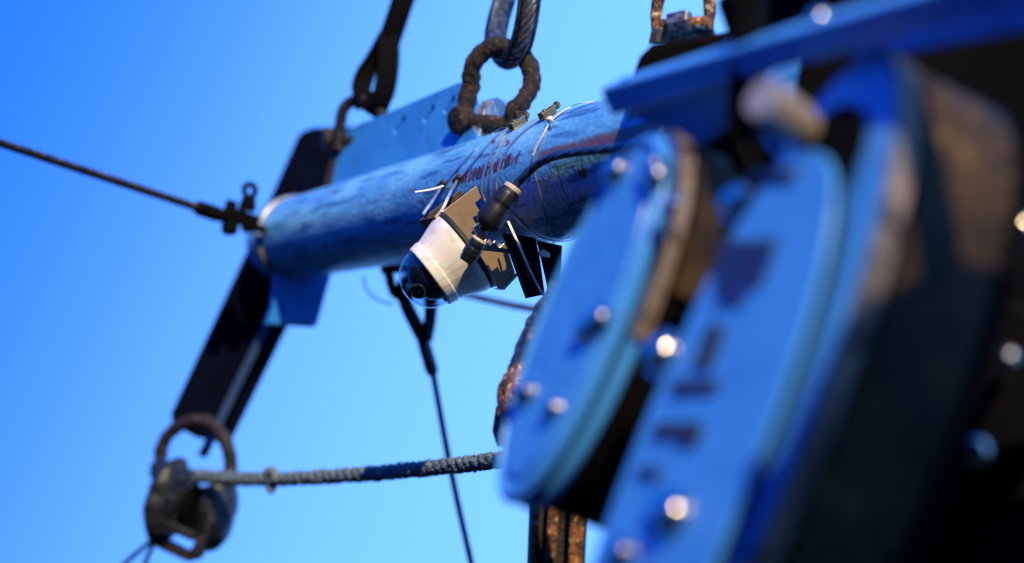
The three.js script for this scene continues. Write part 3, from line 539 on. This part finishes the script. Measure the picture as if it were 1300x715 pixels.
// signal cable with two waterproof plugs
{
  const c = thing('signal_cable', 'dark cable with two black waterproof plugs leading to the dome camera', 'cable', V(652, 240, 3.48));
  const p0 = V(651, 239, 3.40), p1 = V(616, 287, 3.395), p2 = V(592, 331, 3.40);
  part('lead', tube([p0.clone().addScaledVector(p1.clone().sub(p0), 0.2), p0, V(666, 223, 3.385), V(682, 209, 3.36), V(700, 200, 3.325), V(722, 195, 3.283), V(755, 191, 3.217), V(790, 188, 3.148), V(850, 182, 3.022), V(900, 178, 2.916)], 0.0078, { n: 90, k: 12 }), M.cable, c);
  const d = p1.clone().sub(p0), L = d.length();
  part('large_plug', lathe([[0, 0.004], [0.016, 0.004], [0.02, 0.01], [0.0215, 0.014], [0.0215, 0.034], [0.0195, 0.036], [0.0195, 0.04], [0.0245, 0.042], [0.0255, 0.046], [0.0255, 0.075], [0.0235, 0.08], [0.017, 0.086], [0.0165, L - 0.002], [0.0115, L + 0.004], [0, L + 0.004]], p0, d, 40, 0.4), M.plug, c);
  part('gland_ring', lathe([[0.0085, -0.002], [0.0145, -0.004], [0.0172, -0.001], [0.0176, 0.004], [0.0160, 0.0055], [0.0100, 0.0055], [0.0085, 0.002]], p0, d, 36, 0.5), M.ring, c);
  part('neck', tube([p1, V(611, 300, 3.396), V(606, 310, 3.396)], 0.0085, { n: 16, k: 14 }), M.plug, c);
  const s0 = V(609, 304, 3.396), e = p2.clone().sub(s0), L2 = e.length();
  part('small_plug', lathe([[0, 0], [0.011, 0], [0.0145, 0.003], [0.0155, 0.007], [0.0155, 0.013], [0.0145, 0.015], [0.0145, 0.018], [0.0162, 0.02], [0.0162, L2 * 0.72], [0.0148, L2 * 0.78], [0.0148, L2 * 0.9], [0.0125, L2 + 0.002], [0, L2 + 0.002]], s0, e, 36, 0.4), M.plug, c);
  part('cap_ring', lathe([[0.009, -0.001], [0.0125, -0.002], [0.0142, 0.001], [0.0142, 0.003], [0.009, 0.003]], s0, e, 30, 0.5), M.ring, c);
  // wire clip of bent steel between the plugs
  part('label_clip', beam(V(604, 285, 3.43), V(613, 299, 3.43), 0.004, 0.02, D(0.5, 0.3, 0.8), 0.001), M.band, c);
}

// ---------------------------------------------------------------- big blocks on the right
const KN = D(-0.86, 0.35, 0.36).normalize();
let squareness = 1;                                // below 1 the outline fills out from an ellipse towards a long oval
function obround(C, hl, hw, k = 20) {             // outline in the plane square to KN, long axis down the picture's slant
  const m = D(-0.37, -0.93, 0.0); m.addScaledVector(KN, -m.dot(KN)).normalize();
  const s = new THREE.Vector3().crossVectors(m, KN).normalize(), o = [];
  for (let i = 0; i < 2 * k; i++) { const a = i / k * Math.PI, c = Math.cos(a), q = Math.sin(a); o.push(C.clone().addScaledVector(m, hl * Math.sign(c) * Math.abs(c) ** squareness).addScaledVector(s, hw * Math.sign(q) * Math.abs(q) ** squareness)); }
  return { o, m, s };
}
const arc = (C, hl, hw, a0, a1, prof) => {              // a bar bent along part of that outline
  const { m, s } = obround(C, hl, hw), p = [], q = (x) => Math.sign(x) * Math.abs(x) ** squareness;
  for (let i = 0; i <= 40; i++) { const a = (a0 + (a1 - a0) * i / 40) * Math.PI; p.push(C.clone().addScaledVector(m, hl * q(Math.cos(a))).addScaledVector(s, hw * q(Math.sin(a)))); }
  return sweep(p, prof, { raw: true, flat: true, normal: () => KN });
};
function bigBlock(C, hl, hw, depth, label, plateMat, tc, tb, raise, grow = raise, wide = raise) {
  const b = thing('hoist_block', label, 'pulley block', C, 'pulley blocks');
  const { m, s } = obround(C, hl, hw), C2 = C.clone().addScaledVector(m, -raise);
  const out = (o, f, w, g, ww = w) => obround(o.clone().addScaledVector(KN, f), hl + w, hw + ww, g).o;
  const gap = tc - 0.008, sq = squareness;
  part('cheek_plate', slab(out(C, 0, 0, 36), KN, 0.008, { bevel: 0.002 }), plateMat, b);
  part('spacer', slab(out(C, -0.0084, -0.014, 36), KN, gap, { bevel: 0.002 }), M.black, b);  // black colour deepens the shadow gap behind the cheek plate
  squareness = 0.97;
  part('backing_plate', slab(out(C2, -tc - 0.0004, grow, 36, wide), KN, tb, { bevel: 0.005 }), plateMat, b);
  part('shell', slab(out(C2, -tc - tb - 0.0008, grow - 0.008, 36, wide - 0.008), KN, depth, { bevel: 0.004 }), M.drum, b);
  part('cheek_plate', slab(out(C2, -tc - tb - 0.0012 - depth, grow, 36, wide), KN, 0.03, { bevel: 0.008 }), M.drum, b);
  squareness = sq;
  return { b, C2, m };
}
const rimRing = (C, hl, hw, r) => sweep(obround(C, hl, hw, 40).o, circle(r, 10), { closed: true, raw: true });
{
  squareness = 0.95;
  const C = V(735, 403, 2.45), B = bigBlock(C, 0.257, 0.126, 0.19, 'blurred blue hoist block with bolted cheek plate right of the dome camera', M.block, 0.02, 0.016, 0.004);
  part('rim', rimRing(C.clone().addScaledVector(KN, 0.001), 0.246, 0.115, 0.004), M.block, B.b);
  part('inner_panel', slab(obround(C.clone().addScaledVector(KN, 0.004), 0.225, 0.094, 28).o, KN, 0.008, { bevel: 0.004 }), M.block, B.b);
  part('worn_edge', arc(B.C2.clone().addScaledVector(KN, -0.028), 0.262, 0.131, 1.0, 1.5, rect(0.02, 0.01)), M.wornrim, B.b);  // worn steel strip, kept to the upper arc to paint the sunlit rim
  part('added_brown_band', arc(B.C2.clone().addScaledVector(KN, -0.075), 0.257, 0.126, 1.0, 1.42, rect(0.05, 0.012)), M.brownband, B.b);  // brown band added on the upper arc for the drum's sunlit gold
  const onFace = (x, y, f) => hitPlane(x, y, C.clone().addScaledVector(KN, f), KN);
  for (const [x, y, r] of [[762, 408, 0.0209], [746, 420, 0.0179], [783, 219, 0.0194], [703, 520, 0.0149], [668, 500, 0.0179]]) part('bolt_head', domeBolt(onFace(x, y, 0.004), KN, r), M.bolt, B.b);
  for (const [x, y, r] of [[829, 212, 0.0165], [834, 226, 0.0179], [853, 262, 0.0149]]) part('bolt_head', domeBolt(onFace(x, y, 0.004), KN, r), M.bolt, B.b);
}
{
  squareness = 0.86;
  const C = V(880, 567, 2.1), B = bigBlock(C, 0.355, 0.136, 0.13, 'large out-of-focus blue hoist block filling the lower right foreground', M.block, 0.026, 0.032, 0.065, 0.065, 0.024);
  const onFace = (x, y, f) => hitPlane(x, y, C.clone().addScaledVector(KN, f), KN);
  part('pin_shade_plate', slab(obround(C.clone().addScaledVector(B.m, -0.345).addScaledVector(KN, -0.018), 0.075, 0.062, 20).o, KN, 0.008, { bevel: 0.002 }), M.black, B.b);  // black plate paints the shade round the pin
  part('pin', lathe([[0, -0.03], [0.022, -0.03], [0.022, 0], [0.025, 0.004], [0.025, 0.06], [0.024, 0.067], [0, 0.069]], onFace(1014, 158, 0.0), KN.clone().addScaledVector(D(0, 0.2, 0.5), 0.4), 36), M.pinsteel, B.b);
  for (const [x, y, r] of [[934, 258, 0.0194], [842, 450, 0.0239], [855, 655, 0.0254], [842, 640, 0.0179], [790, 705, 0.0209]]) part('bolt_head', domeBolt(onFace(x, y, 0.0), KN, r), M.bolt, B.b);
  squareness = 0.97;
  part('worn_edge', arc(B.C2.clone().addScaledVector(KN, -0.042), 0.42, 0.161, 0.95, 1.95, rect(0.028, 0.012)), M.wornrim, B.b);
  part('added_brown_band', arc(B.C2.clone().addScaledVector(KN, -0.13), 0.413, 0.154, 0.95, 1.95, rect(0.12, 0.014)), M.brownband, B.b);  // brown band added round the shell so its sunlit top turns golden
  squareness = 0.86;
  // raised dark marks on the plate, out of focus in the photograph and unreadable
  const bars = [[980, 222, 52, 17], [946, 312, 72, 15], [941, 334, 70, 15], [936, 356, 60, 15], [926, 379, 34, 13], [898, 440, 22, 56], [880, 490, 56, 18], [858, 545, 58, 19], [874, 556, 22, 20], [822, 600, 28, 13]];
  for (const [x, y, w, h] of bars) part('raised_mark', slab([[-w, -h], [w, -h], [w, h], [-w, h]].map(([a, c]) => onFace(x + a / 2 - c * 0.18, y + c / 2 - a * 0.02, 0.004)), KN, 0.004, { bevel: 0.0008 }), M.mark, B.b);
}
// frame head above the blocks: the blue bar with its gusset, pad, lug
{
  const hd = thing('frame_head', 'blurred blue steel bar with pointed gusset across the top right corner', 'steel frame', V(900, 100, 2.6));
  const p0 = V(786, 122, 2.68), p1 = V(1420, -62, 1.72), n = D(-0.35, -0.3, 0.9).normalize();
  part('bar', beam(p0, p1, 0.05, 0.042, n, 0.006), M.block, hd);
  const NG = new THREE.Vector3().crossVectors(p1.clone().sub(p0).normalize(), D(0.2, -0.7, -0.6)).normalize(); if (NG.dot(D(0, 0, 1)) < 0) NG.negate();
  part('gusset', slabPx([[780, 138], [905, 104], [930, 110], [920, 160], [890, 187], [835, 165]], p0.clone().addScaledVector(n, 0.012), NG, 0.03, { bevel: 0.005 }), M.block, hd);
  for (const [x, y, d, r] of [[797, 104, 2.62, 0.008], [934, 60, 2.4, 0.010], [1040, 22, 2.2, 0.011]]) part('bolt_head', domeBolt(V(x, y, d), D(-0.1, 0.6, 0.8), r), M.bolt, hd);
  part('pad', slabPx([[803, 96], [812, 72], [828, 56], [935, 38], [960, 20], [990, 40], [985, 60], [900, 90], [830, 105]], V(870, 70, 3.0), D(-0.1, -0.1, 1).normalize(), 0.12, { bevel: 0.008 }), M.black, hd);
  part('pad', beam(V(945, 18, 2.7), V(1090, -30, 2.5), 0.1, 0.075, D(-0.2, -0.2, 1), 0.015), M.black, hd);
  for (const f of [0.33]) part('clip', beam(p0.clone().lerp(p1, f).addScaledVector(D(0.05, 0.32, 0.02), 0.1), p0.clone().lerp(p1, f).addScaledVector(D(0.02, -0.3, 0.0), 0.1), 0.075, 0.03, n, 0.006), M.black, hd);
  part('lug_plate', slabPx([[823, 56], [826, 40], [842, 32], [902, 28], [908, 46], [900, 54]], V(865, 45, 3.25), D(-0.15, -0.2, 1).normalize(), 0.05, { bevel: 0.004 }), M.wornsteel, hd);
  part('bar', beam(V(1100, 52, 2.25), V(1420, -12, 2.0), 0.06, 0.04, D(-0.3, -0.3, 0.9), 0.008), M.gusset, hd);

  const s = thing('bow_shackle', 'rusty brown shackle at the top edge above the blurred blue bar', 'shackle', V(866, 20, 3.25), 'rusty shackles of the rigging');
  part('bow', roughen(sweep([[835, 42, 3.27], [834, 20, 3.27], [836, 0, 3.27], [846, -22, 3.26], [868, -32, 3.25], [890, -24, 3.24], [899, -4, 3.24], [901, 16, 3.24], [898, 38, 3.24]].map((q) => V(...q)), circle(0.0105, 12), { n: 60 }), 0.002, 60), M.orange, s);
  part('nut', lathe([[0, 0], [0.021, 0], [0.021, 0.034], [0.018, 0.038], [0, 0.038]], V(851, 32, 3.25), V(885, 24, 3.23).sub(V(851, 32, 3.25)), 6, 0.2), M.wornsteel, s);
  part('pin', lathe([[0, 0], [0.012, 0], [0.012, 0.1], [0, 0.1]], V(831, 34, 3.27), V(903, 28, 3.23).sub(V(831, 34, 3.27)), 20), M.orange, s);
}
// dark machinery behind the blocks
{
  const hs = thing('winch_housing', 'near-black winch housing behind the large blurred block at the right edge', 'winch', V(1150, 350, 2.9));
  const N = D(-0.25, 0.0, 0.97).normalize(), P0 = V(1000, 350, 2.85);
  part('casing', slabPx([[884, 150], [905, 110], [1000, 70], [1060, 30], [1110, -60], [1500, -60], [1500, 820], [800, 820], [792, 720]], P0, N, 0.35, { bevel: 0.02 }), M.black, hs);
  part('end_drum', lathe([[0, 0], [0.17, 0], [0.18, 0.01], [0.18, 0.07], [0.17, 0.08], [0.1, 0.085], [0.1, 0.16], [0.09, 0.17], [0, 0.17]], V(1260, 470, 2.6), D(-0.25, 0.0, 0.97), 48), M.black, hs);
  for (const [x, y, d, r] of [[1241, 571, 2.2, 0.014], [1280, 456, 2.2, 0.011], [1298, 290, 2.2, 0.013]]) {
    const p = V(x, y, d), n = D(-0.2, 0.15, 0.95).normalize();
    part('stud', join(lathe([[0, -0.3], [r * 0.8, -0.3], [r * 0.8, 0], [0, 0]], p, n, 20), domeBolt(p, n, r)), M.bolt, hs);
  }
  part('grease_cap', lathe([[0, -0.2], [0.02, -0.2], [0.026, 0], [0.022, 0.012], [0, 0.016]], V(1155, 442, 2.2), D(-0.1, 0.2, 0.95), 28), M.rust, hs);
}
{
  const ra = thing('rusty_arm', 'rust-flaked steel arm with a lumpy knob hidden behind the blurred block', 'bracket', V(690, 560, 3.2));
  const g = new THREE.SphereGeometry(1, 40, 30); g.scale(0.05, 0.085, 0.05); const c = V(672, 490, 3.25); g.translate(c.x, c.y, c.z);
  part('knob', roughen(g, 0.014, 22), M.orange, ra);
  part('upper_arm', roughen(sweep([V(720, 370, 3.25), V(695, 410, 3.25), V(676, 450, 3.25), V(668, 490, 3.25)], circle(0.034, 14), { n: 40 }), 0.005, 40), M.wornsteel, ra);
  part('knob', roughen(lathe([[0, 0], [0.03, 0], [0.04, 0.02], [0.038, 0.06], [0.02, 0.08], [0, 0.08]], V(655, 565, 3.25), D(0.1, 1, 0), 24), 0.01, 30), M.darkrust, ra);
  part('post', roughen(beam(V(716, 540, 3.24), V(700, 820, 3.24), 0.05, 0.1, D(0.1, 0, 1), 0.012), 0.008, 26), M.darkrust, ra);
  for (const [x, w] of [[676, 0.012], [698, 0.016], [730, 0.022]]) part('rib', roughen(beam(V(x + 8, 560, 3.2), V(x - 6, 820, 3.2), 0.03, w, D(0.1, 0, 1), 0.003), 0.006, 35), M.orange, ra);
}

// an added sun blocker, unseen above the picture, cut to shade the lower right
{
  const k = 1.15, up = (x, y, d) => V(x, y, d).addScaledVector(SUN, k);
  const pts = [up(1045, 470, 2.02), up(1180, 345, 2.05), up(1330, 300, 2.05), up(1700, 300, 2.05), up(1700, 1000, 2.02), up(800, 1000, 2.02), up(925, 715, 2.02)];
  const n = new THREE.Vector3().crossVectors(pts[3].clone().sub(pts[0]), pts[5].clone().sub(pts[0])).normalize(), c = pts[0].clone();
  const t = thing('added_sun_blocker', 'added dark plate that keeps sun off the blocks, unseen above the top right corner', 'platform', c);
  part('blocker_plate', slab(pts, n, 0.03, { bevel: 0.003 }), M.black, t);
  part('stiffener', beam(pts[6].clone().lerp(pts[5], 0.1).addScaledVector(n, 0.03), pts[3].clone().lerp(pts[4], 0.5).addScaledVector(n, 0.03), 0.06, 0.05, n, 0.004), M.black, t);
}

scene.traverse((o) => { if (o.isMesh) { o.castShadow = true; o.receiveShadow = true; } });
renderer.render(scene, camera);
